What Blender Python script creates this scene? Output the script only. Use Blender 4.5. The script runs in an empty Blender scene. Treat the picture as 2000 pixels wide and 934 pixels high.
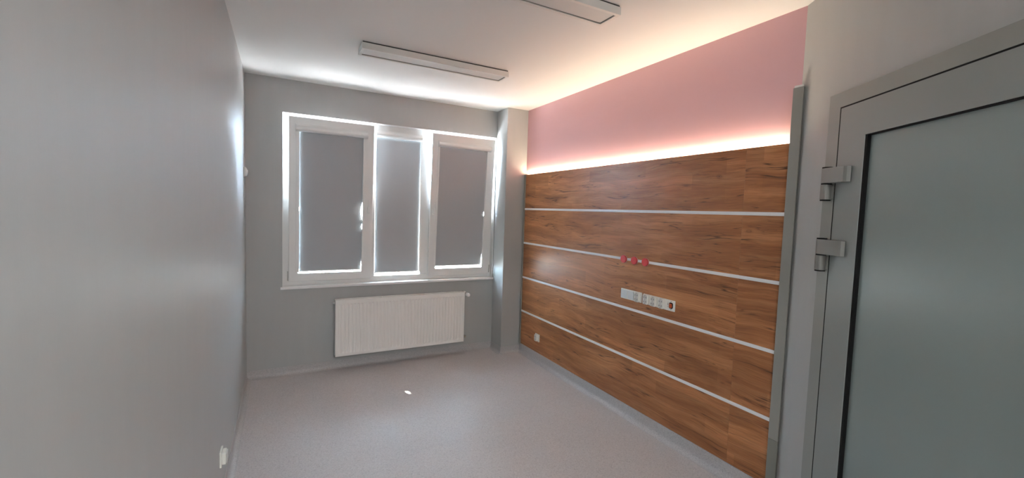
import bpy, bmesh, math, random
from mathutils import Vector, Matrix
random.seed(7)
S = bpy.context.scene
C = S.collection

# ------------------------------------------------------------------ camera
CAM_H = 1.5835
cam_d = bpy.data.cameras.new('camera')
cam = bpy.data.objects.new('camera', cam_d)
C.objects.link(cam)
yaw, pit, rol = 0.4950, -0.0636, 0.03253
fwd = Vector((math.sin(yaw) * math.cos(pit), math.cos(yaw) * math.cos(pit), math.sin(pit)))
r0 = Vector((math.cos(yaw), -math.sin(yaw), 0))
u0 = r0.cross(fwd)
rx = r0 * math.cos(rol) + u0 * math.sin(rol)
up = -r0 * math.sin(rol) + u0 * math.cos(rol)
m = Matrix((rx, up, -fwd)).transposed().to_4x4()
m.translation = Vector((0, 0, CAM_H))
cam.matrix_world = m
cam_d.sensor_fit = 'HORIZONTAL'
cam_d.sensor_width = 36.0
cam_d.lens = 36.0 * 838.2 / 2000.0
cam_d.clip_start = 0.02
S.camera = cam

# ------------------------------------------------------------------ world, sun, lamps, exposure
W = bpy.data.worlds.new('daylight')
S.world = W
W.use_nodes = True
nt = W.node_tree
nt.nodes.clear()
out = nt.nodes.new('ShaderNodeOutputWorld')
bg = nt.nodes.new('ShaderNodeBackground')
geo = nt.nodes.new('ShaderNodeTexCoord')
sep = nt.nodes.new('ShaderNodeSeparateXYZ')
ramp = nt.nodes.new('ShaderNodeValToRGB')
mp = nt.nodes.new('ShaderNodeMapRange')
mp.inputs[1].default_value = -1
mp.inputs[2].default_value = 1
nt.links.new(geo.outputs['Generated'], sep.inputs[0])
nt.links.new(sep.outputs[2], mp.inputs[0])
nt.links.new(mp.outputs[0], ramp.inputs[0])
nt.links.new(ramp.outputs[0], bg.inputs[0])
nt.links.new(bg.outputs[0], out.inputs[0])
ramp.color_ramp.elements[0].position = 0.46
ramp.color_ramp.elements[0].color = (0.36, 0.375, 0.39, 1)      # sunlit ground and houses outside
ramp.color_ramp.elements[1].position = 0.54
ramp.color_ramp.elements[1].color = (0.66, 0.88, 1.10, 1)       # pale summer sky
WORLD = 155.0
bg.inputs[1].default_value = WORLD

sun_d = bpy.data.lights.new('sun', 'SUN')
sun = bpy.data.objects.new('sun', sun_d)
C.objects.link(sun)
sun_d.energy = 140.0
sun_d.angle = math.radians(0.9)
sun_d.color = (1.0, 0.96, 0.9)
SUN_DIR = Vector((0.258, -0.84, -1.50))
sun.rotation_euler = SUN_DIR.to_track_quat('-Z', 'Y').to_euler()

# the window opening as a light portal: guides the sky sampling, gives no light itself
po_d = bpy.data.lights.new('window_portal', 'AREA')
po = bpy.data.objects.new('window_portal', po_d)
C.objects.link(po)
po_d.shape = 'RECTANGLE'
po_d.size = 2.2
po_d.size_y = 1.66
po.location = (1.08, 4.60, 1.615)
po.rotation_euler = (math.radians(-90), 0, 0)
po_d.cycles.is_portal = True

# added fill lamp, unseen behind the camera, raises the room's ambient light
lo_d = bpy.data.lights.new('unseen_fill_lamp', 'AREA')
lo = bpy.data.objects.new('unseen_fill_lamp', lo_d)
C.objects.link(lo)
lo_d.shape = 'RECTANGLE'
lo_d.size = 0.9
lo_d.size_y = 0.9
lo_d.energy = 112.0
lo_d.color = (0.96, 0.99, 1.0)
lo.location = (0.58, -1.75, 2.66)

vs = S.view_settings
vs.view_transform = 'Standard'
vs.look = 'None'
vs.exposure = 0.45
vs.gamma = 1.0
vs.use_curve_mapping = False
S.cycles.use_denoising = True
S.cycles.denoiser = 'OPENIMAGEDENOISE'
S.cycles.max_bounces = 14
S.cycles.diffuse_bounces = 8
S.cycles.glossy_bounces = 5
S.cycles.transparent_max_bounces = 12
S.cycles.sample_clamp_indirect = 12.0

# ------------------------------------------------------------------ room numbers
H = 2.70
XL, XR, YB, YP, XP = -0.2725, 2.408, 4.4186, 4.1688, 2.1503
CY = 1.302                                    # corner of right wall and diagonal wall
E_ = Vector((-0.538, -0.843, 0)).normalized() # along the diagonal wall, towards the camera
N_ = Vector((E_.y, -E_.x, 0))                 # into the room
XW = 2.386                                    # face of the wood panels


# ------------------------------------------------------------------ materials
def srgb(r, g, b):
    f = lambda c: (c / 255 / 12.92) if c / 255 <= 0.04045 else ((c / 255 + 0.055) / 1.055) ** 2.4
    return (f(r), f(g), f(b), 1)


def nodes(mat):
    t = mat.node_tree
    return t, t.nodes, t.links, t.nodes['Principled BSDF']


def mat(name, col, rough=0.5, metal=0.0, spec=0.5, bump=0.0, bscale=200, stretch=(1, 1, 1), var=0.0, vscale=8):
    M = bpy.data.materials.new(name)
    M.use_nodes = True
    t, n, l, p = nodes(M)
    p.inputs['Base Color'].default_value = col
    p.inputs['Roughness'].default_value = rough
    p.inputs['Metallic'].default_value = metal
    p.inputs['Specular IOR Level'].default_value = spec
    tc = n.new('ShaderNodeTexCoord')
    mapn = n.new('ShaderNodeMapping')
    mapn.inputs['Scale'].default_value = stretch
    l.new(tc.outputs['Object'], mapn.inputs[0])
    if bump:
        no = n.new('ShaderNodeTexNoise')
        no.inputs['Scale'].default_value = bscale
        no.inputs['Detail'].default_value = 4
        l.new(mapn.outputs[0], no.inputs['Vector'])
        b = n.new('ShaderNodeBump')
        b.inputs['Strength'].default_value = bump
        b.inputs['Distance'].default_value = 0.002
        l.new(no.outputs[0], b.inputs['Height'])
        l.new(b.outputs[0], p.inputs['Normal'])
    if var:
        no = n.new('ShaderNodeTexNoise')
        no.inputs['Scale'].default_value = vscale
        no.inputs['Detail'].default_value = 5
        l.new(mapn.outputs[0], no.inputs['Vector'])
        mr = n.new('ShaderNodeMapRange')
        mr.inputs[1].default_value = 0.3
        mr.inputs[2].default_value = 0.7
        mr.inputs[3].default_value = 1 - var
        mr.inputs[4].default_value = 1 + var
        l.new(no.outputs[0], mr.inputs[0])
        mx = n.new('ShaderNodeMix')
        mx.data_type = 'RGBA'
        mx.blend_type = 'MULTIPLY'
        mx.inputs['Factor'].default_value = 1
        mx.inputs['A'].default_value = col
        l.new(mr.outputs[0], mx.inputs['B'])
        l.new(mx.outputs['Result'], p.inputs['Base Color'])
    return M


PAINT = mat('grey_satin_paint', (0.41, 0.417, 0.412, 1), 0.45, spec=0.5, bump=0.07, bscale=30, stretch=(6, 6, 1), var=0.015, vscale=3)
PINK = mat('pink_paint', (0.69, 0.41, 0.435, 1), 0.55, bump=0.05, bscale=60)
CEIL = mat('white_ceiling_paint', (0.84, 0.84, 0.825, 1), 0.8, bump=0.05, bscale=80)
PVC = mat('white_pvc', (0.80, 0.80, 0.79, 1), 0.3)
LAMPW = mat('white_lacquered_steel', (0.78, 0.77, 0.74, 1), 0.35)
DIFF = mat('opal_diffuser', (0.72, 0.72, 0.70, 1), 0.5)
DARK = mat('black_rubber', (0.010, 0.010, 0.010, 1), 0.7, spec=0.15)
SHADOWGAP = mat('shadow_gap_dark', (0.05, 0.05, 0.048, 1), 0.7)
FABRIC = mat('grey_blackout_fabric', (0.395, 0.41, 0.43, 1), 0.75, bump=0.12, bscale=500)
RAD = mat('white_radiator_enamel', (0.85, 0.83, 0.80, 1), 0.3)
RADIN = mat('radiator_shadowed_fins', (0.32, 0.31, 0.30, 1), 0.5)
BRASS = mat('nickel_valve_metal', (0.42, 0.40, 0.36, 1), 0.35, metal=0.9)
ALU = mat('white_strip_aluminium', (0.74, 0.75, 0.77, 1), 0.32)
TRIM = mat('grey_profile', (0.28, 0.275, 0.25, 1), 0.45, metal=0.1)
TRIM2 = mat('grey_vinyl_profile', (0.20, 0.20, 0.175, 1), 0.5)
DOORF = mat('grey_door_frame_paint', (0.265, 0.275, 0.255, 1), 0.34, bump=0.05, bscale=300)
DOORL = mat('grey_green_door_paint', (0.25, 0.27, 0.26, 1), 0.30, bump=0.05, bscale=300)
DOORP = mat('grey_green_door_panel', (0.235, 0.28, 0.27, 1), 0.28, bump=0.03, bscale=200)
STEEL = mat('brushed_hinge_steel', (0.25, 0.24, 0.225, 1), 0.52, metal=0.45, bump=0.15, bscale=60, stretch=(1, 1, 14))
SOCK = mat('white_socket_plastic', (0.78, 0.77, 0.72, 1), 0.25)
SOCKG = mat('socket_well_plastic', (0.56, 0.555, 0.53, 1), 0.35)
ROCK = mat('cool_white_rocker', (0.66, 0.69, 0.71, 1), 0.22)
RED = mat('red_cap_plastic', (0.60, 0.055, 0.06, 1), 0.35, var=0.06, vscale=60)
REDRIM = mat('pale_pink_ring', (0.66, 0.48, 0.44, 1), 0.35)
ORANGE = mat('orange_insert_plastic', (0.62, 0.10, 0.02, 1), 0.35)
MARK = mat('grey_print', (0.12, 0.12, 0.12, 1), 0.5)
SILLM = mat('white_sill_laminate', (0.80, 0.80, 0.80, 1), 0.22)
OUTM = mat('pale_facade_render', (0.70, 0.69, 0.66, 1), 0.8, bump=0.3, bscale=90)
ZINC = mat('outer_sill_metal', (0.72, 0.73, 0.74, 1), 0.4)


def vinyl(name, base, dark, light):
    M = mat(name, base, 0.34, spec=0.45)
    t, n, l, p = nodes(M)
    tc = n.new('ShaderNodeTexCoord')
    v = n.new('ShaderNodeTexVoronoi')
    v.inputs['Scale'].default_value = 210
    l.new(tc.outputs['Object'], v.inputs['Vector'])
    s2 = n.new('ShaderNodeSeparateColor')
    l.new(v.outputs['Color'], s2.inputs[0])
    r = n.new('ShaderNodeValToRGB')
    r.color_ramp.interpolation = 'LINEAR'
    e = r.color_ramp.elements
    e[0].position = 0.0
    e[0].color = dark
    e[1].position = 1.0
    e[1].color = light
    for pos, c in ((0.10, dark), (0.22, base), (0.80, base)):
        k = e.new(pos)
        k.color = c
    l.new(s2.outputs[0], r.inputs[0])
    no = n.new('ShaderNodeTexNoise')
    no.inputs['Scale'].default_value = 1.3
    no.inputs['Detail'].default_value = 3
    l.new(tc.outputs['Object'], no.inputs['Vector'])
    mr = n.new('ShaderNodeMapRange')
    mr.inputs[1].default_value = 0.3
    mr.inputs[2].default_value = 0.7
    mr.inputs[3].default_value = 0.96
    mr.inputs[4].default_value = 1.04
    l.new(no.outputs[0], mr.inputs[0])
    mx = n.new('ShaderNodeMix')
    mx.data_type = 'RGBA'
    mx.blend_type = 'MULTIPLY'
    mx.inputs['Factor'].default_value = 1
    l.new(r.outputs[0], mx.inputs['A'])
    l.new(mr.outputs[0], mx.inputs['B'])
    l.new(mx.outputs['Result'], p.inputs['Base Color'])
    n2 = n.new('ShaderNodeTexNoise')
    n2.inputs['Scale'].default_value = 5
    l.new(tc.outputs['Object'], n2.inputs['Vector'])
    m2 = n.new('ShaderNodeMapRange')
    m2.inputs[3].default_value = 0.38
    m2.inputs[4].default_value = 0.52
    l.new(n2.outputs[0], m2.inputs[0])
    l.new(m2.outputs[0], p.inputs['Roughness'])
    return M


VINYL = vinyl('lilac_grey_vinyl', (0.51, 0.475, 0.475, 1), (0.42, 0.39, 0.392, 1), (0.585, 0.55, 0.55, 1))
COVEW = vinyl('wall_grey_cove_vinyl', (0.45, 0.435, 0.435, 1), (0.38, 0.365, 0.365, 1), (0.52, 0.505, 0.50, 1))
COVE = vinyl('grey_cove_vinyl', (0.44, 0.425, 0.435, 1), (0.36, 0.345, 0.355, 1), (0.52, 0.505, 0.515, 1))


def glass_mat():
    M = bpy.data.materials.new('window_glass')
    M.use_nodes = True
    t = M.node_tree
    t.nodes.clear()
    o = t.nodes.new('ShaderNodeOutputMaterial')
    a = t.nodes.new('ShaderNodeBsdfTransparent')
    a.inputs[0].default_value = (0.93, 0.96, 0.95, 1)
    g = t.nodes.new('ShaderNodeBsdfGlossy')
    g.inputs['Roughness'].default_value = 0.02
    f = t.nodes.new('ShaderNodeFresnel')
    f.inputs[0].default_value = 1.5
    mx = t.nodes.new('ShaderNodeMixShader')
    ge = t.nodes.new('ShaderNodeNewGeometry')      # reflect on the outer side of each face only
    inv = t.nodes.new('ShaderNodeMath')
    inv.operation = 'SUBTRACT'
    inv.inputs[0].default_value = 1.0
    t.links.new(ge.outputs['Backfacing'], inv.inputs[1])
    mu = t.nodes.new('ShaderNodeMath')
    mu.operation = 'MULTIPLY'
    t.links.new(f.outputs[0], mu.inputs[0])
    t.links.new(inv.outputs[0], mu.inputs[1])
    t.links.new(mu.outputs[0], mx.inputs[0])
    t.links.new(a.outputs[0], mx.inputs[1])
    t.links.new(g.outputs[0], mx.inputs[2])
    t.links.new(mx.outputs[0], o.inputs[0])
    return M


GLASS = glass_mat()


def emit_mat(name, col, s):
    M = bpy.data.materials.new(name)
    M.use_nodes = True
    t, n, l, p = nodes(M)
    p.inputs['Base Color'].default_value = (0.8, 0.8, 0.7, 1)
    p.inputs['Emission Color'].default_value = col
    p.inputs['Emission Strength'].default_value = s
    return M


LED = emit_mat('warm_led_glow', (1.0, 0.81, 0.57, 1), 155.0)


def wood():
    M = mat('oak_laminate', (0.3, 0.16, 0.08, 1), 0.36, spec=0.45)
    t, n, l, p = nodes(M)
    tc = n.new('ShaderNodeTexCoord')
    oi = n.new('ShaderNodeObjectInfo')
    off = n.new('ShaderNodeVectorMath')
    off.operation = 'MULTIPLY'
    off.inputs[1].default_value = (0.0, 17.0, 9.0)
    l.new(oi.outputs['Random'], off.inputs[0])
    add = n.new('ShaderNodeVectorMath')
    add.operation = 'ADD'
    l.new(tc.outputs['Object'], add.inputs[0])
    l.new(off.outputs[0], add.inputs[1])

    def mapping(src, sc, loc=(0, 0, 0)):
        q = n.new('ShaderNodeMapping')
        q.inputs['Scale'].default_value = sc
        q.inputs['Location'].default_value = loc
        l.new(src, q.inputs[0])
        return q.outputs[0]

    def noise(src, scale, detail=4, rough=0.55, dist=0.0):
        q = n.new('ShaderNodeTexNoise')
        q.inputs['Scale'].default_value = scale
        q.inputs['Detail'].default_value = detail
        q.inputs['Roughness'].default_value = rough
        q.inputs['Distortion'].default_value = dist
        l.new(src, q.inputs['Vector'])
        return q.outputs[0]

    def math_(op, a, b=None, clamp=False):
        q = n.new('ShaderNodeMath')
        q.operation = op
        q.use_clamp = clamp
        for i, v in enumerate((a, b)):
            if v is None:
                continue
            if isinstance(v, (int, float)):
                q.inputs[i].default_value = v
            else:
                l.new(v, q.inputs[i])
        return q.outputs[0]

    def rng(v, a, b, c=0.0, d=1.0):
        q = n.new('ShaderNodeMapRange')
        for i, k in enumerate((a, b, c, d)):
            q.inputs[i + 1].default_value = k
        l.new(v, q.inputs[0])
        return q.outputs[0]

    def mix(f, a, b, blend='MIX'):
        q = n.new('ShaderNodeMix')
        q.data_type = 'RGBA'
        q.blend_type = blend
        for key, v in (('Factor', f), ('A', a), ('B', b)):
            if isinstance(v, (int, float)) or isinstance(v, tuple):
                q.inputs[key].default_value = v
            else:
                l.new(v, q.inputs[key])
        return q.outputs['Result']

    P = add.outputs[0]
    # gentle waviness of the grain
    wv = n.new('ShaderNodeTexNoise')
    wv.inputs['Scale'].default_value = 2.2
    wv.inputs['Detail'].default_value = 2
    l.new(P, wv.inputs['Vector'])
    wsub = n.new('ShaderNodeVectorMath')
    wsub.operation = 'SUBTRACT'
    wsub.inputs[1].default_value = (0.5, 0.5, 0.5)
    l.new(wv.outputs['Color'], wsub.inputs[0])
    wmul = n.new('ShaderNodeVectorMath')
    wmul.operation = 'MULTIPLY'
    wmul.inputs[1].default_value = (0, 0.05, 0.085)
    l.new(wsub.outputs[0], wmul.inputs[0])
    Pw = n.new('ShaderNodeVectorMath')
    Pw.operation = 'ADD'
    l.new(P, Pw.inputs[0])
    l.new(wmul.outputs[0], Pw.inputs[1])
    Pw = Pw.outputs[0]
    broad = noise(mapping(Pw, (1, 0.75, 8)), 1.7, 6, 0.62, 0.6)
    fine = noise(mapping(Pw, (1, 1.6, 60)), 3.0, 5, 0.65)
    ramp = n.new('ShaderNodeValToRGB')
    e = ramp.color_ramp.elements
    e[0].position = 0.28
    e[0].color = (0.235, 0.092, 0.036, 1)
    e[1].position = 0.74
    e[1].color = (0.495, 0.235, 0.104, 1)
    k = e.new(0.46)
    k.color = (0.335, 0.132, 0.048, 1)
    k = e.new(0.58)
    k.color = (0.42, 0.180, 0.072, 1)
    l.new(broad, ramp.inputs[0])
    col = mix(1.0, ramp.outputs[0], rng(fine, 0.3, 0.7, 0.74, 1.20), 'MULTIPLY')
    # staves glued side by side
    br = n.new('ShaderNodeTexBrick')
    br.inputs['Scale'].default_value = 1.0
    br.inputs['Brick Width'].default_value = 0.66
    br.inputs['Row Height'].default_value = 0.094
    br.inputs['Mortar Size'].default_value = 0.0
    br.inputs['Color1'].default_value = (0.76, 0.74, 0.72, 1)
    br.inputs['Color2'].default_value = (1.18, 1.17, 1.16, 1)
    br.offset = 0.37
    sw = n.new('ShaderNodeSeparateXYZ')
    l.new(P, sw.inputs[0])
    cb = n.new('ShaderNodeCombineXYZ')
    l.new(sw.outputs[1], cb.inputs[0])
    l.new(sw.outputs[2], cb.inputs[1])
    l.new(cb.outputs[0], br.inputs['Vector'])
    col = mix(0.75, col, br.outputs['Color'], 'MULTIPLY')
    # long dark cracks
    cr = noise(mapping(Pw, (1, 0.5, 12), (3, 5, 1)), 1.7, 3, 0.5, 0.35)
    line = rng(math_('ABSOLUTE', math_('SUBTRACT', cr, 0.5)), 0.0, 0.013, 1.0, 0.0)
    gate = rng(noise(mapping(P, (1, 1.5, 8), (9, 2, 4)), 1.7, 2), 0.47, 0.55)
    crack = math_('MULTIPLY', line, gate, True)
    col = mix(math_('MULTIPLY', crack, 0.92), col, (0.055, 0.024, 0.012, 1))
    cr2 = noise(mapping(Pw, (1, 1.8, 26), (7, 1, 8)), 1.7, 3, 0.5, 0.3)
    line2 = rng(math_('ABSOLUTE', math_('SUBTRACT', cr2, 0.5)), 0.0, 0.020, 1.0, 0.0)
    gate2 = rng(noise(mapping(P, (1, 3, 8), (1, 7, 2)), 1.5, 2), 0.50, 0.66)
    col = mix(math_('MULTIPLY', math_('MULTIPLY', line2, gate2), 0.6), col, (0.10, 0.045, 0.022, 1))
    # knots
    vo = n.new('ShaderNodeTexVoronoi')
    vo.inputs['Scale'].default_value = 3.0
    l.new(mapping(Pw, (0.0, 1.0, 1.9)), vo.inputs['Vector'])
    kn = rng(vo.outputs['Distance'], 0.015, 0.10, 1.0, 0.0)
    ring = math_('SINE', math_('MULTIPLY', vo.outputs['Distance'], 150))
    kn2 = math_('MULTIPLY', kn, rng(ring, -1, 1, 0.45, 1.0))
    sc = n.new('ShaderNodeSeparateColor')
    l.new(vo.outputs['Color'], sc.inputs[0])
    kn3 = math_('MULTIPLY', kn2, rng(sc.outputs[0], 0.40, 0.47))
    col = mix(math_('MULTIPLY', kn3, 0.85), col, (0.075, 0.032, 0.016, 1))
    l.new(col, p.inputs['Base Color'])
    b = n.new('ShaderNodeBump')
    b.inputs['Strength'].default_value = 0.15
    b.inputs['Distance'].default_value = 0.001
    l.new(fine, b.inputs['Height'])
    l.new(b.outputs[0], p.inputs['Normal'])
    return M


WOOD = wood()


# ------------------------------------------------------------------ mesh helpers
def NB():
    return bmesh.new()


def box(bm, x0, x1, y0, y1, z0, z1, mi=0, T=None):
    v = [Vector((x, y, z)) for x in (x0, x1) for y in (y0, y1) for z in (z0, z1)]
    if T:
        v = [T(p) for p in v]
    v = [bm.verts.new(p) for p in v]
    for f in ((0, 1, 3, 2), (4, 6, 7, 5), (0, 4, 5, 1), (2, 3, 7, 6), (0, 2, 6, 4), (1, 5, 7, 3)):
        bm.faces.new([v[i] for i in f]).material_index = mi


def prism(bm, pts, fn, a, b, mi=0, smooth=False):
    """closed outline pts (u, v) swept from a to b; fn(u, v, w) gives the point"""
    A = [bm.verts.new(fn(u, v, a)) for u, v in pts]
    B = [bm.verts.new(fn(u, v, b)) for u, v in pts]
    bm.faces.new(A[::-1]).material_index = mi
    bm.faces.new(B).material_index = mi
    k = len(pts)
    for i in range(k):
        f = bm.faces.new((A[i], A[(i + 1) % k], B[(i + 1) % k], B[i]))
        f.material_index = mi
        f.smooth = smooth


def ring(bm, o, i, y0, y1, mi=0):
    """rectangular frame in the x-z plane, outer o and inner i = (x0, x1, z0, z1), from y0 to y1"""
    def loop(q, y):
        return [bm.verts.new(Vector((x, y, z))) for x, z in ((q[0], q[2]), (q[1], q[2]), (q[1], q[3]), (q[0], q[3]))]
    a, b, c, d = loop(o, y0), loop(i, y0), loop(o, y1), loop(i, y1)
    for k in range(4):
        n = (k + 1) % 4
        for f in ((a[k], a[n], b[n], b[k]), (c[k], d[k], d[n], c[n]), (a[k], c[k], c[n], a[n]), (b[k], b[n], d[n], d[k])):
            bm.faces.new(f).material_index = mi


def cyl(bm, c, ax, prof, seg=24, mi=0):
    """lathe: prof is a list of (distance along axis, radius)"""
    c = Vector(c)
    ax = Vector(ax).normalized()
    a = ax.orthogonal().normalized()
    b = ax.cross(a)
    rings = []
    for d, r in prof:
        rings.append([bm.verts.new(c + ax * d + (a * math.cos(2 * math.pi * i / seg) + b * math.sin(2 * math.pi * i / seg)) * r) for i in range(seg)])
    bm.faces.new(rings[0][::-1]).material_index = mi
    bm.faces.new(rings[-1]).material_index = mi
    for q in range(len(rings) - 1):
        for i in range(seg):
            f = bm.faces.new((rings[q][i], rings[q][(i + 1) % seg], rings[q + 1][(i + 1) % seg], rings[q + 1][i]))
            f.material_index = mi
            f.smooth = abs(prof[q][1] - prof[q + 1][1]) < abs(prof[q][0] - prof[q + 1][0]) * 3


def rrect(w, h, r, seg=5):
    pts = []
    for cx, cy, a0 in ((w / 2 - r, h / 2 - r, 0), (-w / 2 + r, h / 2 - r, 90), (-w / 2 + r, -h / 2 + r, 180), (w / 2 - r, -h / 2 + r, 270)):
        for i in range(seg + 1):
            a = math.radians(a0 + 90 * i / seg)
            pts.append((cx + r * math.cos(a), cy + r * math.sin(a)))
    return pts


WL = {}


def thing(name, label, cat, loc, group=None, kind=None):
    o = bpy.data.objects.new(name, None)
    o.empty_display_size = 0.1
    C.objects.link(o)
    o.location = loc
    o['label'] = label
    o['category'] = cat
    if group:
        o['group'] = group
    if kind:
        o['kind'] = kind
    WL[o.name] = Vector(loc)
    return o


def obj(name, bm, mats, parent=None, bevel=0.0, T=None, seg=2):
    if T:
        for v in bm.verts:
            v.co = T(v.co)
    bmesh.ops.recalc_face_normals(bm, faces=bm.faces)
    lo = Vector([min(v.co[i] for v in bm.verts) for i in range(3)])
    hi = Vector([max(v.co[i] for v in bm.verts) for i in range(3)])
    c = (lo + hi) / 2
    for v in bm.verts:
        v.co -= c
    me = bpy.data.meshes.new(name)
    bm.to_mesh(me)
    bm.free()
    for k in (mats if isinstance(mats, (list, tuple)) else [mats]):
        me.materials.append(k)
    o = bpy.data.objects.new(name, me)
    C.objects.link(o)
    if parent:
        o.parent = parent
        o.location = c - WL[parent.name]
    else:
        o.location = c
    WL[o.name] = c
    if bevel:
        b = o.modifiers.new('bevel', 'BEVEL')
        b.width = bevel
        b.segments = seg
        b.limit_method = 'ANGLE'
        b.angle_limit = math.radians(40)
        b.harden_normals = False
    return o


def tag(o, label, cat, group=None, kind=None):
    o['label'] = label
    o['category'] = cat
    if group:
        o['group'] = group
    if kind:
        o['kind'] = kind
    return o


def dup(o, delta, label=None):
    """a copy of a thing with copies of its parts and their sub-parts"""
    r = o.copy()
    C.objects.link(r)
    r.location = o.location + Vector(delta)
    if label:
        r['label'] = label
    WL[r.name] = Vector(r.location)
    for ch in o.children:
        k = ch.copy()
        C.objects.link(k)
        k.parent = r
        for g in ch.children:
            d = g.copy()
            C.objects.link(d)
            d.parent = k
    return r


def struct(name, bm, mats, parent=None, bevel=0.0, label=None, cat=None):
    o = obj(name, bm, mats, parent, bevel)
    if parent is None:
        o['kind'] = 'structure'
        if label:
            o['label'] = label
            o['category'] = cat
    return o


def diag(t, off, z):
    return Vector((2.400, 1.302, 0)) + E_ * t + N_ * off + Vector((0, 0, z))


DT = lambda p: diag(p.x, p.y, p.z)

# ------------------------------------------------------------------ the shell
YF = -2.6
DEND = diag(2.75, 0, 0)
XV = DEND.x
pts = [(XL - .1, YF - .1), (XV + .1, YF - .1), (XV + .1, DEND.y - .05), (XR + .15, CY - .02), (XR + .15, YB + .3), (XL - .1, YB + .3)]
bm = NB()
prism(bm, pts, lambda u, v, w: Vector((u, v, w)), -0.1, 0)
struct('floor', bm, VINYL, label='pale lilac grey speckled vinyl floor of the empty room', cat='floor')
bm = NB()
prism(bm, pts, lambda u, v, w: Vector((u, v, w)), H, H + .1)
struct('ceiling', bm, CEIL, label='plain white painted ceiling', cat='ceiling')
bm = NB()
box(bm, XL - .15, XL, YF, YB + .3, 0, H)
struct('wall_left', bm, PAINT, label='long grey satin wall filling the left side', cat='wall')
# back wall with the window opening
WX0, WX1, WZ0, WZ1 = 0.011, 2.145, 0.815, 2.410
bm = NB()
YO = YB + 0.30
box(bm, XL, WX0, YB, YO, 0, H)
box(bm, WX1, XR, YB, YO, 0, H)
box(bm, WX0, WX1, YB, YO, 0, WZ0)
box(bm, WX0, WX1, YB, YO, WZ1, H)
struct('wall_back', bm, PAINT, label='grey wall around the window at the far end', cat='wall')
bm = NB()
box(bm, XP, XR, YP, YB, 0, H)
struct('wall_corner', bm, PAINT, bevel=0.004, label='square grey corner pillar between window and wood panelling', cat='pillar')
bm = NB()
box(bm, XR, XR + .15, CY + .0125, YB + .3, 0, H)
struct('wall_right', bm, PINK, label='pink painted wall above the wood panelling', cat='wall')
bm = NB()
box(bm, -.0149, 2.75, -0.15, 0, 0, H, T=DT)
struct('wall_diagonal', bm, PAINT, label='grey slanted wall that holds the grey door', cat='wall')
bm = NB()
box(bm, XV, XV + .12, YF, DEND.y, 0, H)
struct('wall_lobby', bm, PAINT, label='grey lobby wall behind the viewpoint', cat='wall')
bm = NB()
box(bm, XL, XV, YF - .12, YF, 0, H)
struct('wall_front', bm, PAINT, label='grey end wall behind the viewpoint', cat='wall')


# coved vinyl skirting: profile (distance from wall, height)
def cove(h):
    r = 0.035
    p = [(0, 0), (0, h), (0.003, h)]
    for i in range(7):
        a = math.radians(180 + 90 * i / 6)
        p.append((0.003 + r + r * math.cos(a), r + 0.001 + r * math.sin(a)))
    p.append((0.003 + r, 0))
    return p


def skirting(name, fn, a, b, h, m_, label):
    bm = NB()
    prism(bm, cove(h), fn, a, b, smooth=False)
    return struct(name, bm, m_, label=label, cat='skirting')


skirting('baseboard_left', lambda u, v, w: Vector((XL + u, w, v)), YF, YB, 0.085, COVEW, 'grey coved vinyl skirting along the left wall')
skirting('baseboard_back', lambda u, v, w: Vector((w, YB - u, v)), XL, XP, 0.075, COVEW, 'grey coved vinyl skirting below the radiator')
skirting('baseboard_pillar', lambda u, v, w: Vector((w, YP - u, v)), XP - .003, XR, 0.075, COVEW, 'grey coved vinyl skirting on the front of the corner pillar')
skirting('baseboard_corner', lambda u, v, w: Vector((XP - u, w, v)), YP - .003, YB, 0.075, COVEW, 'grey coved vinyl skirting on the window side of the corner pillar')
skirting('baseboard_right', lambda u, v, w: Vector((XW + .004 - u, w, v)), CY, YP, 0.101, COVE, 'grey coved vinyl skirting below the wood panelling')
skirting('baseboard_diagonal', lambda u, v, w: diag(w, u, v), 0, 0.224, 0.10, COVE, 'grey coved vinyl skirting left of the grey door')

# ------------------------------------------------------------------ window
YW = 4.490           # room face of the fixed frame
win = thing('window_1', 'white plastic three part window with both outer sashes tilted open', 'window', (1.08, YW, 0.825), kind='structure')
bm = NB()
FY0, FY1 = YW, YW + 0.07
FZ0, FZ1 = 0.826, 2.409
ring(bm, (.0115, 2.1445, FZ0, FZ1), (.083, 2.093, .884, 2.355), FY0, FY1)
obj('frame', bm, PVC, win, bevel=0.003)
for x0, x1 in ((.781, .838), (1.310, 1.415)):
    bm = NB()
    box(bm, x0, x1, FY0 - .0005, FY1, .884, 2.355)
    obj('mullion', bm, PVC, win, bevel=0.003)
# the fixed middle light: glazing beads and pane
bm = NB()
for a in ((.838, .8415, .884, 2.355), (1.3065, 1.310, .884, 2.355), (.8415, 1.3065, .884, .900), (.8415, 1.3065, 2.340, 2.355)):
    box(bm, a[0], a[1], YW + .022, YW + .05, a[2], a[3])
obj('glazing_bead', bm, PVC, win, bevel=0.002)
bm = NB()
box(bm, .84, 1.308, YW + .05, YW + .056, .886, 2.353)
obj('glass', bm, GLASS, win)
# white lining of the reveal
bm = NB()
prism(bm, [(WX0, WZ0 + .0115), (WX0, WZ1), (WX1, WZ1), (WX1, WZ0 + .0115), (WX1 - .004, WZ0 + .0115), (WX1 - .004, WZ1 - .004), (WX0 + .004, WZ1 - .004), (WX0 + .004, WZ0 + .0115)],
      lambda u, v, w: Vector((u, w, v)), YB + .002, YW - .0005)
obj('reveal_lining', bm, PVC, win)
# inner and outer sill
bm = NB()
box(bm, -0.005, 2.1475, YB - .022, YB, .803, .826)
box(bm, .0115, 2.1445, YB, YW + .01, .8155, .826)
obj('window_sill', bm, SILLM, win, bevel=0.003)
bm = NB()
box(bm, .0115, 2.1445, YW + .07, YO + .06, .80, .824, T=lambda p: p + Vector((0, 0, -.15 * max(0, p.y - YW - .07))))
obj('outer_sill', bm, ZINC, win)

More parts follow.
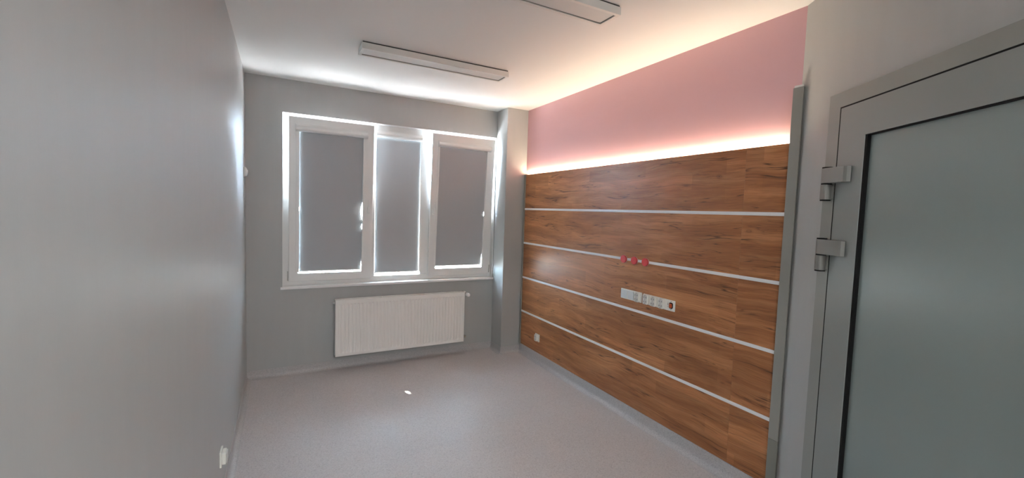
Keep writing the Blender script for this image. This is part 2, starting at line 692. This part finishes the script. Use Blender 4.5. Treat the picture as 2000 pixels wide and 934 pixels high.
TH = 0.061            # tilt of the open sashes
YS = 4.468            # front of the sash lip when shut
ZP = 0.862            # bottom edge of the sash, the tilt axis
cth, sth = math.cos(TH), math.sin(TH)


def tilt(p):
    y, z = p.y - YS, p.z - ZP
    return Vector((p.x, YS + y * cth - z * sth, ZP + y * sth + z * cth))


flat = lambda p: p


def sash(x0, x1, gx0, gx1, handle_x, lab):
    z0, z1, gz0, gz1 = ZP, 2.377, .940, 2.300
    bm = NB()
    ring(bm, (x0, x1, z0, z1), (gx0, gx1, gz0, gz1), YS, YS + .022)
    i = 0.021
    ring(bm, (x0 + i, x1 - i, z0 + i, z1 - i), (gx0 - .0002, gx1 + .0002, gz0 - .0002, gz1 + .0002), YS + .022, YS + .066)
    s = obj('sash', bm, PVC, win, bevel=0.003, T=tilt)
    bm = NB()
    box(bm, gx0, gx1, YS + .036, YS + .042, gz0, gz1)
    obj('glass', bm, GLASS, s, T=tilt)
    # handle pointing up: base rosette, neck, grip
    bm = NB()
    zc = 1.555
    prism(bm, [(handle_x + u, zc + v) for u, v in rrect(.026, .066, .011)], lambda u, v, w: Vector((u, w, v)), YS, YS - .010)
    cyl(bm, (handle_x, YS - .008, zc - .012), (0, -1, 0), [(0, .009), (.032, .009)], 14)
    prism(bm, [(handle_x + u, v) for u, v in [(-.010, zc - .024), (.010, zc - .024), (.011, zc), (.008, zc + .098), (.005, zc + .104), (-.005, zc + .104), (-.008, zc + .098), (-.011, zc)]],
          lambda u, v, w: Vector((u, w, v)), YS - .038, YS - .052)
    obj('handle', bm, PVC, s, bevel=0.003, T=tilt)
    # hinge cover at the outer bottom corner
    bm = NB()
    hx = x0 - .012 if lab == 'left' else x1 + .004
    box(bm, hx, hx + .008, YS - .002, YS + .018, ZP + .012, ZP + .100)
    obj('hinge_cover', bm, mat('hinge_cover_' + lab, (0.42, 0.42, 0.40, 1), 0.4), s, bevel=0.002)
    return s


sash(.063, .803, .140, .706, .765, 'left')
sash(1.394, 2.113, 1.474, 2.020, 1.428, 'right')


# ------------------------------------------------------------------ blinds
def blind(label, x0, x1, zb, zt, yf, T, cas, bites, rails, loc, gl=-.001, gr=-.001):
    b = thing('roller_blind', label, 'blind', loc, 'roller blinds over the window panes')
    # fabric with slightly curled edges that let daylight in
    bm = NB()
    n = 96
    L, R_ = [], []
    for i in range(n + 1):
        z = zb + (zt - zb) * i / n
        dl, dr = gl, gr
        for side, zc, hh, dd in bites:
            k = max(0, 1 - ((z - zc) / hh) ** 2)
            if side == 'l':
                dl = max(dl, dd * k)
            else:
                dr = max(dr, dd * k)
        L.append((x0 + dl, z))
        R_.append((x1 - dr, z))
    rows = []
    for i in range(n + 1):
        a, c_ = L[i], R_[i]
        rows.append([bm.verts.new(Vector((a[0], yf, a[1]))), bm.verts.new(Vector((c_[0], yf, c_[1]))),
                     bm.verts.new(Vector((c_[0], yf + .0012, c_[1]))), bm.verts.new(Vector((a[0], yf + .0012, a[1])))])
    for i in range(n):
        p, q = rows[i], rows[i + 1]
        for k in range(4):
            bm.faces.new((p[k], p[(k + 1) % 4], q[(k + 1) % 4], q[k]))
    bm.faces.new(rows[0])
    bm.faces.new(rows[-1])
    obj('fabric', bm, FABRIC, b, T=T)
    # bottom bar
    bm = NB()
    prism(bm, [(yf + .0006 + u, zb + v) for u, v in rrect(.010, .010, .004)], lambda u, v, w: Vector((w, u, v)), x0 + .003, x1 - .003)
    obj('bottom_bar', bm, PVC, b, T=T)
    # cassette: rounded housing along the top
    cx0, cx1, cz0, cz1, cy = cas
    d = 0.040
    prof = [(0, cz0), (-d * .45, cz0), (-d * .8, cz0 + .006), (-d, cz0 + .018), (-d, cz0 + .030), (-d * .85, cz0 + .040), (-d * .55, cz1 - .012), (-d * .5, cz1), (0, cz1)]
    bm = NB()
    prism(bm, [(cy + u, v) for u, v in prof], lambda u, v, w: Vector((w, u, v)), cx0 + .004, cx1 - .004)
    cs = obj('cassette', bm, PVC, b, bevel=0.002, T=T)
    for e0, e1 in ((cx0, cx0 + .004), (cx1 - .004, cx1)):
        bm = NB()
        prism(bm, [(cy + u * 1.06, v) for u, v in prof], lambda u, v, w: Vector((w, u, v)), e0, e1)
        obj('end_cap', bm, PVC, cs, T=T)
    for r0_, r1_ in rails:
        bm = NB()
        box(bm, r0_, r1_, cy - .008, cy - .001, zb - .006, cz0)
        obj('side_rail', bm, PVC, b, bevel=0.0015, T=T)
    # bead chain beside the fabric
    return b


G = YS + 0.012
blind('grey roller blind on the left tilted sash, widest of the three', .140, .706, .958, 2.296, G, tilt,
      (.118, .742, 2.247, 2.312, YS),
      [('l', 1.545, .045, .011), ('r', 1.535, .075, .014), ('r', 1.60, .02, .006), ('l', 1.30, .018, .007), ('l', 1.215, .022, .008), ('r', 1.39, .02, .006), ('l', .96, .05, .010), ('r', .95, .09, .006)],
      [(.121, .1480), (.7065, .722)], (.42, YS, .94), gl=.0055)
blind('grey roller blind on the fixed middle pane, narrowest of the three', .838, 1.310, .916, 2.300, YW + .012, flat,
      (.839, 1.309, 2.285, 2.3545, YW + .006),
      [('l', 1.62, .03, .007), ('l', 1.53, .03, .006), ('l', 1.44, .02, .005), ('l', 1.05, .20, .009), ('r', .95, .16, .006), ('r', 1.5, .05, .003)],
      [(.8385, .8475), (1.3005, 1.3095)], (1.07, YW, .89), gl=.006, gr=.006)
blind('grey roller blind on the right tilted sash, beside the corner pillar', 1.474, 2.020, .968, 2.292, G, tilt,
      (1.453, 2.060, 2.240, 2.304, YS),
      [('r', 1.55, .022, .003), ('r', .98, .11, .004)],
      [(1.4555, 1.4725), (2.0215, 2.036)], (1.75, YS, .94))

# ------------------------------------------------------------------ radiator
RX0, RX1, RZ0, RZ1, RY0, RY1 = .454, 1.765, .141, .691, 4.308, 4.392
rad = thing('radiator', 'white ribbed panel radiator on the grey wall below the window', 'radiator', (1.11, 4.35, RZ0))
# pressed front sheet with vertical ribs
bm = NB()
pitch = 0.0333
nr = int((RX1 - RX0 - .03) / pitch)
m0 = (RX1 - RX0 - nr * pitch) / 2
xs = [(RX0 + .006, 0)]
for i in range(nr):
    a = RX0 + m0 + i * pitch
    xs += [(a + pitch * .10, 0), (a + pitch * .30, 1), (a + pitch * .70, 1), (a + pitch * .90, 0)]
xs.append((RX1 - .006, 0))
zs = [(RZ0 + .004, 0), (RZ0 + .030, 0), (RZ0 + .044, 1), (RZ1 - .05, 1), (RZ1 - .036, 0), (RZ1 - .004, 0)]
grid = [[bm.verts.new(Vector((x, RY0 + .006 - .006 * (1 - a * b) if True else 0, z))) for x, a in xs] for z, b in zs]
for j in range(len(zs) - 1):
    for i in range(len(xs) - 1):
        bm.faces.new((grid[j][i], grid[j][i + 1], grid[j + 1][i + 1], grid[j + 1][i]))
# folded rim around the sheet and a closed back
bx = [bm.verts.new(Vector((x, RY0 + .016, z))) for x, z in ((RX0 + .006, RZ0 + .004), (RX1 - .006, RZ0 + .004), (RX1 - .006, RZ1 - .004), (RX0 + .006, RZ1 - .004))]
bm.faces.new([bx[0], bx[3], bx[2], bx[1]])
bm.faces.new(grid[0] + [bx[1], bx[0]])
bm.faces.new(grid[-1][::-1] + [bx[3], bx[2]])
bm.faces.new([g[0] for g in grid][::-1] + [bx[0], bx[3]])
bm.faces.new([g[-1] for g in grid] + [bx[2], bx[1]])
obj('front_panel', bm, RAD, rad)
bm = NB()
box(bm, RX0 + .006, RX1 - .006, RY1 - .012, RY1, RZ0 + .004, RZ1 - .006)
obj('rear_panel', bm, RAD, rad, bevel=.002)
bm = NB()
for i in range(44):
    x = RX0 + .03 + i * (RX1 - RX0 - .06) / 43
    box(bm, x - .0006, x + .0006, RY0 + .017, RY1 - .013, RZ0 + .03, RZ1 - .03)
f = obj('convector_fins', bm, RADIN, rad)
f['kind'] = 'stuff'
for a, b in ((RX0, RX0 + .006), (RX1 - .006, RX1)):
    bm = NB()
    box(bm, a, b, RY0 + .002, RY1, RZ0 + .002, RZ1 - .001)
    obj('side_panel', bm, RAD, rad, bevel=.0015)
bm = NB()
L_ = RX1 - RX0 - .012
box(bm, RX0 + .006, RX1 - .006, RY0 + .004, RY0 + .018, RZ1 - .006, RZ1)
box(bm, RX0 + .006, RX1 - .006, RY1 - .018, RY1 - .002, RZ1 - .006, RZ1)
for k in (0, 1 / 3, 2 / 3, 1):
    w = .040 if k in (0, 1) else .012
    xc = RX0 + .006 + L_ * k + (w / 2 if k == 0 else -w / 2 if k == 1 else 0)
    box(bm, xc - w / 2, xc + w / 2, RY0 + .018, RY1 - .018, RZ1 - .006, RZ1)
obj('top_grille', bm, RAD, rad, bevel=.0015)
bm = NB()
cyl(bm, (RX0 - .0005, RY0 + .05, RZ1 - .035), (-1, 0, 0), [(0, .010), (.012, .010), (.012, .006), (.018, .006)], 12)
obj('vent_plug', bm, RAD, rad)
# valve and thermostat head at the top right
bm = NB()
cyl(bm, (RX1, RY0 + .045, RZ1 - .030), (1, 0, 0), [(0, .010), (.030, .010), (.030, .013), (.045, .013)], 14)
cyl(bm, (RX1 + .034, RY0 + .075, RZ1 - .030), (0, -1, 0), [(-.035, .008), (0, .012), (.045, .012)], 14)
v = obj('valve', bm, BRASS, rad)
bm = NB()
cyl(bm, (RX1 + .034, RY0 + .034, RZ1 - .030), (0, -1, 0), [(0, .015), (.008, .019), (.050, .021), (.060, .018), (.064, .012)], 20)
obj('thermostat_head', bm, RAD, v)
bm = NB()
cyl(bm, (RX1 + .034, YB, RZ1 - .030), (0, -1, 0), [(0, .024), (.006, .022), (.010, .012)], 20)
obj('wall_rosette', bm, RAD, v)
bm = NB()
cyl(bm, (RX1, RY0 + .045, RZ0 + .045), (1, 0, 0), [(0, .009), (.024, .009), (.024, .012), (.040, .012)], 14)
cyl(bm, (RX1 + .030, RY0 + .030, RZ0 + .045), (0, 1, 0), [(0, .010), (.02, .012), (.079, .008)], 14)
obj('lower_valve', bm, BRASS, rad)
for x in (RX0 + .2, RX1 - .2):
    bm = NB()
    box(bm, x - .015, x + .015, RY1, YB, RZ0 + .06, RZ1 - .06)
    obj('bracket', bm, RAD, rad)

# ------------------------------------------------------------------ ceiling lights
def ceiling_light(label, y0):
    x0, x1, z0, z1 = .482, 1.598, 2.649, 2.691
    y1 = y0 + .166
    t = thing('ceiling_light', label, 'ceiling light', ((x0 + x1) / 2, (y0 + y1) / 2, H), 'long white ceiling lights')
    b = .020
    bm = NB()
    box(bm, x0, x1, y0, y0 + b, z0, z1)
    box(bm, x0, x1, y1 - b, y1, z0, z1)
    box(bm, x0, x0 + b, y0 + b, y1 - b, z0, z1)
    box(bm, x1 - b, x1, y0 + b, y1 - b, z0, z1)
    obj('frame', bm, LAMPW, t, bevel=.0015)
    bm = NB()
    box(bm, x0 + b, x1 - b, y0 + b, y1 - b, z0 + .007, z0 + .012)
    obj('diffuser', bm, DIFF, t)
    bm = NB()
    q = .004
    for a in ((x0 + b, x1 - b, y1 - b - q, y1 - b), (x1 - b - q, x1 - b, y0 + b, y1 - b - q)):
        box(bm, a[0], a[1], a[2], a[3], z0 + .004, z0 + .007)
    obj('gasket_shade_strip', bm, mat('lamp_recess_shade', (0.22, 0.21, 0.19, 1), .5), t)  # dark strips paint the recess shade along the far and right edges
    bm = NB()
    box(bm, x0 + .006, x1 - .006, y0 + .006, y1 - .006, z1, H)
    obj('shadow_gap_plate', bm, SHADOWGAP, t)  # dark plate puts the shade of the ceiling gap into colour
    return t


la = ceiling_light('long white ceiling light nearer the window, wholly in view', 3.100)
dup(la, (0.004, 1.824 - 3.100, 0), 'long white ceiling light cut off by the top edge of the photo')

# ------------------------------------------------------------------ wood panelling
PY0, PYS, PY1 = 1.338, 1.583, 4.138
ZR = [1.996, 1.617, 1.242, .859, .478, .103]
pan = thing('wall_panelling', 'brown oak grain wall panelling in five rows divided by white strips', 'panelling', (XW, 2.74, .10))
first = None
for i in range(5):
    for a, b in ((PYS, PY1), (PY0, PYS - .0002)):
        bm = NB()
        x_ = XW + (0.0006 if a < PYS else 0)
        box(bm, x_, XR - .001 if i else XW + .005, a, b, ZR[i + 1] + (.004 if i < 4 else 0), ZR[i] - (.004 if i else 0))
        obj('panel', bm, WOOD, pan, bevel=.0008, seg=1)
for i in range(1, 5):
    bm = NB()
    prism(bm, [(XW + .003, ZR[i] - .0105), (XW - .004, ZR[i] - .0095), (XW - .005, ZR[i]), (XW - .004, ZR[i] + .0095), (XW + .003, ZR[i] + .0105)],
          lambda u, v, w: Vector((u, w, v)), PY0, PY1)
    s = obj('strip', bm, ALU, pan)
bm = NB()
box(bm, XW + .005, XR, PY0, PY1, ZR[1] + .005, ZR[0] - .012)
obj('backing_board', bm, SHADOWGAP, pan)
# metal edge profiles
bm = NB()
box(bm, XW - .014, XR - .001, PY1, PY1 + .012, .10, 1.998)
box(bm, XW - .004, XR - .001, PY1 + .012, YP - .001, .10, 1.998)
o = obj('edge_trim', bm, TRIM, pan, bevel=.001)
o['label'] = 'thin grey metal edge profile'
for z0, z1, mm in ((.381, 2.279, TRIM), (.10, .380, TRIM2)):
    bm = NB()
    box(bm, XW - .012, XW - .008, 1.286, PY0 + .001, z0, z1)
    box(bm, XW - .008, XR - .002, PY0 - .004, PY0 - .0005, z0, z1)
    box(bm, XW - .008, XR - .012, 1.290, 1.294, z0, z1)
    o = obj('end_post', bm, mm, pan, bevel=.001)
    o['label'] = 'upright grey end profile' if z0 > .2 else 'darker lower piece of the grey end profile'

bm = NB()
box(bm, XW - .007, XR - .014, 1.296, PY0 - .002, 2.270, 2.291)
o = obj('post_lit_tip', bm, PVC, pan, bevel=.001)  # white block paints the strip light falling on the open post top
o['label'] = 'white block standing in for the lit post tip'
bm = NB()
box(bm, XW + .0055, XW + .0135, PY0 + .005, YP - .004, ZR[0] - .012, ZR[0] - .003)
led = obj('led_strip', bm, LED)
tag(led, 'glowing warm white light strip along the top of the wood panelling', 'light strip')

# ------------------------------------------------------------------ sockets, switches, caps on the panelling
ZS = .9695


def plate(parent, y0, y1, z0, z1, m_=SOCK):
    bm = NB()
    prism(bm, [((y0 + y1) / 2 + u, (z0 + z1) / 2 + v) for u, v in rrect(y1 - y0, z1 - z0, .004, 3)], lambda u, v, w: Vector((w, u, v)), XW, XW - .008)
    return obj('plate', bm, m_, parent, bevel=.002)


def double_socket(parent, yc):
    bm = NB()
    prism(bm, [(yc + u, ZS + v) for u, v in rrect(.050, .073, .010)], lambda u, v, w: Vector((w, u, v)), XW - .008, XW - .026)
    s = obj('socket', bm, SOCK, parent, bevel=.003)
    for dz, rot in ((.0175, 1), (-.0175, -1)):
        bm = NB()
        c = Vector((XW - .0262, yc, ZS + dz))
        cyl(bm, c, (-1, 0, 0), [(0, .0185), (.0012, .0185), (.0012, .0160), (-.0002 + .0006, .0155)], 22)
        for dy, dzz in ((.0095, -.002), (-.0095, -.002)):
            cyl(bm, c + Vector((-.0002, dy, dzz * rot)), (-1, 0, 0), [(0, .0026), (.0016, .0026)], 8, mi=1)
        cyl(bm, c + Vector((-.0002, 0, .010 * rot)), (-1, 0, 0), [(0, .0024), (.004, .0020)], 8, mi=2)
        obj('socket_well', bm, [SOCKG, DARK, BRASS], s)
    return s


def rocker(parent, yc):
    bm = NB()
    prism(bm, [(yc + u, ZS + v) for u, v in rrect(.062, .062, .003, 2)], lambda u, v, w: Vector((w - (v - ZS) * .03, u, v)), XW - .0075, XW - .0125)
    r = obj('rocker', bm, ROCK, parent, bevel=.0015)
    bm = NB()
    for (a, b, c_, d) in ((.004, .024, .022, .0245), (.004, .024, .006, .0085), (.004, .0065, .0085, .022), (.0215, .024, .0085, .022)):
        box(bm, XW - .0140, XW - .0125, yc + a, yc + b, ZS + c_, ZS + d)
    obj('label_frame', bm, SOCK, r)
    return r


t = thing('switch_block', 'white block of two switches and a double socket left of the longer socket block', 'switch', (XW, 2.445, .931))
plate(t, 2.3335, 2.556, .931, 1.008)
rocker(t, 2.556 - .0371)
rocker(t, 2.556 - .1112)
double_socket(t, 2.556 - .1854)
t = thing('socket_block', 'white four-part socket block with an orange insert at its right end', 'socket', (XW, 2.172, .930))
plate(t, 2.0255, 2.3185, .931, 1.007)
for k in range(3):
    double_socket(t, 2.3185 - .0366 - k * .0733)
yc = 2.0255 + .0366
bm = NB()
prism(bm, [(yc - .006 + u, ZS + v) for u, v in [(-.017, -.012), (-.011, -.021), (.011, -.021), (.017, -.012), (.017, .012), (.011, .021), (-.011, .021), (-.017, .012)]],
      lambda u, v, w: Vector((w, u, v)), XW - .008, XW - .0105)
ks = obj('key_socket', bm, DARK, t, bevel=.001)
ks['label'] = 'dark eight-sided opening'
bm = NB()
prism(bm, [(yc - .006 + u, ZS + v) for u, v in [(-.011, -.008), (-.007, -.015), (.008, -.015), (.012, -.006), (.010, .004), (.012, .013), (-.006, .015), (-.010, .008)]],
      lambda u, v, w: Vector((w, u, v)), XW - .0105, XW - .016)
box(bm, XW - .019, XW - .016, yc - .010, yc - .003, ZS - .012, ZS + .010)
oi = obj('insert', bm, ORANGE, ks, bevel=.001)
oi['label'] = 'orange insert'
bm = NB()
for dy, dz, w, h in ((.0215, .006, .004, .012), (.0215, -.010, .004, .004), (.0215, .018, .003, .004), (-.006, -.028, .009, .003), (-.006, .0275, .010, .003)):
    bm = NB()
    box(bm, XW - .0086, XW - .0079, yc + dy - w / 2, yc + dy + w / 2, ZS + dz - h / 2, ZS + dz + h / 2)
    obj('printed_mark', bm, MARK, t)

# red caps on the second strip
def red_cap(label, y, z):
    t = thing('red_cap', label, 'cap', (XW - .005, y, z), 'round red caps on the white strip')
    bm = NB()
    cyl(bm, (XW - .004, y, z), (-1, 0, 0), [(0, .0305), (.003, .0305), (.0045, .0295)], 32)
    obj('ring', bm, REDRIM, t)
    bm = NB()
    cyl(bm, (XW - .0085, y, z), (-1, 0, 0), [(0, .0298), (.0115, .0298), (.013, .0282), (.013, .024), (.0122, .0235)], 32)
    obj('disc', bm, RED, t)
    return t


rc = red_cap('round red cap on the white strip, leftmost of three', 2.536, 1.2415)
dup(rc, (0, -.1145, 0), 'round red cap on the white strip, between the other two')
dup(rc, (0, -.2265, .001), 'round red cap on the white strip, rightmost of three')


def single_socket(name, label, loc, F, gr=None):
    """F(a, b, d): a along the wall, b up, d out of the wall"""
    t = thing(name, label, 'socket', loc)
    bm = NB()
    prism(bm, rrect(.080, .080, .004, 3), lambda u, v, w: F(u, v, w), 0, .009)
    obj('plate', bm, SOCK, t, bevel=.002)
    return t


F = lambda a, b, d: Vector((XW - d, 3.779 + a, .265 + b))
t = single_socket('wall_socket', 'small white socket low on the wood panelling near the corner pillar', (XW, 3.779, .225), F)
bm = NB()
prism(bm, rrect(.050, .066, .010), F, .009, .030)
s = obj('socket', bm, SOCK, t, bevel=.003)
for dz in (.016, -.016):
    bm = NB()
    cyl(bm, F(0, dz, .0302), (-1, 0, 0), [(0, .0165), (.001, .0165), (.001, .014), (.0004, .0135)], 18)
    for dy in (.009, -.009):
        cyl(bm, F(dy, dz, .0304), (-1, 0, 0), [(0, .0025), (.0014, .0025)], 8, mi=1)
    obj('socket_well', bm, [SOCKG, DARK], s)

F = lambda a, b, d: Vector((XL + d, 2.535 + a, .292 + b))
t = single_socket('wall_socket', 'white socket with a flap at the foot of the left wall', (XL, 2.535, .252), F)
bm = NB()
prism(bm, rrect(.058, .062, .006), F, .009, .026)
s = obj('socket', bm, SOCK, t, bevel=.003)
bm = NB()
prism(bm, rrect(.050, .052, .006), F, .026, .031)
obj('flap', bm, SOCKG, s, bevel=.002)

# control box high on the left wall
F = lambda a, b, d: Vector((XL + d, 4.245 + a, 1.842 + b))
t = thing('control_box', 'small white control box high on the left wall beside the window', 'control box', (XL, 4.245, 1.80))
bm = NB()
prism(bm, rrect(.080, .080, .008), F, 0, .012)
obj('back_plate', bm, SOCK, t, bevel=.002)
bm = NB()
prism(bm, [(d, b) for d, b in ((.012, -.036), (.024, -.034), (.029, -.022), (.032, 0), (.029, .018), (.022, .034), (.012, .038))],
      lambda u, v, w: F(w, v, u), -.036, .036)
obj('cover', bm, SOCK, t, bevel=.003)

# ------------------------------------------------------------------ door in the diagonal wall
d = thing('door_1', 'grey green metal door with recessed panel and two steel hinges', 'door', diag(.85, 0, 0), kind='structure')
T0, T1 = .259, 1.52
FW = .077
bm = NB()
prism(bm, [(T0, 0), (T0, 2.162), (T1, 2.162), (T1, 0), (T1 - FW, 0), (T1 - FW, 2.095), (T0 + FW, 2.095), (T0 + FW, 0)], lambda u, v, w: Vector((u, w, v)), -.002, .022)
obj('frame', bm, DOORF, d, bevel=.0015, T=DT)
L0, L1, LZ = T0 + FW + .006, T1 - FW - .006, 2.089
bm = NB()
box(bm, T0 + FW, L0, .0005, .0215, 0, 2.095)
box(bm, L1, T1 - FW, .0005, .0215, 0, 2.095)
box(bm, L0, L1, .0005, .0215, LZ, 2.095)
obj('gasket_shade_strip', bm, DARK, d, T=DT)
P0, P1, PZ0, PZ1 = .499, 1.28, .22, 1.947
bm = NB()
ring(bm, (L0, L1, .008, LZ), (P0, P1, PZ0, PZ1), .002, .022)
lf = obj('leaf', bm, DOORL, d, bevel=.0015, T=DT)
g = .012
bm = NB()
for a in ((P0, P0 + g, PZ0, PZ1), (P1 - g, P1, PZ0, PZ1), (P0 + g, P1 - g, PZ1 - .005, PZ1), (P0 + g, P1 - g, PZ0, PZ0 + g)):
    box(bm, a[0], a[1], .0022, .0190, a[2], a[3])
obj('panel_gasket', bm, DARK, lf, T=DT)
bm = NB()
box(bm, P0 + g, P1 - g, .0022, .0050, PZ0 + g, PZ1 - .005)
obj('inset_panel', bm, DOORP, lf, T=DT)


def hinge(zt):
    hg = None
    kz = .0735
    tc, off = .315, .044
    bm = NB()
    pts_ = [(tc + u, off + v) for u, v in rrect(.041, .041, .018, 5)]
    prism(bm, pts_, lambda u, v, w: Vector((u, v, w)), zt - kz + .003, zt - .003, smooth=False)
    prism(bm, [(tc + .006, .0225), (.438, .0225), (.443, .026), (.440, .042), (.431, .050), (tc + .006, .0645)], lambda u, v, w: Vector((u, v, w)), zt - kz + .003, zt - .003)
    hg = obj('hinge', bm, STEEL, d, bevel=.0015, T=DT)
    bm = NB()
    prism(bm, pts_, lambda u, v, w: Vector((u, v, w)), zt - 2 * kz + .003, zt - kz - .003)
    box(bm, tc - .014, tc + .014, .0215, off, zt - 2 * kz + .006, zt - kz - .006)
    obj('knuckle', bm, STEEL, hg, bevel=.0015, T=DT)
    for z in (zt, zt - kz, zt - 2 * kz):
        bm = NB()
        prism(bm, [(tc + u, off + v) for u, v in rrect(.038, .038, .016, 5)], lambda u, v, w: Vector((u, v, w)), z - .003, z + .003)
        obj('washer', bm, DARK, hg, T=DT)


hinge(1.829)
hinge(1.506)
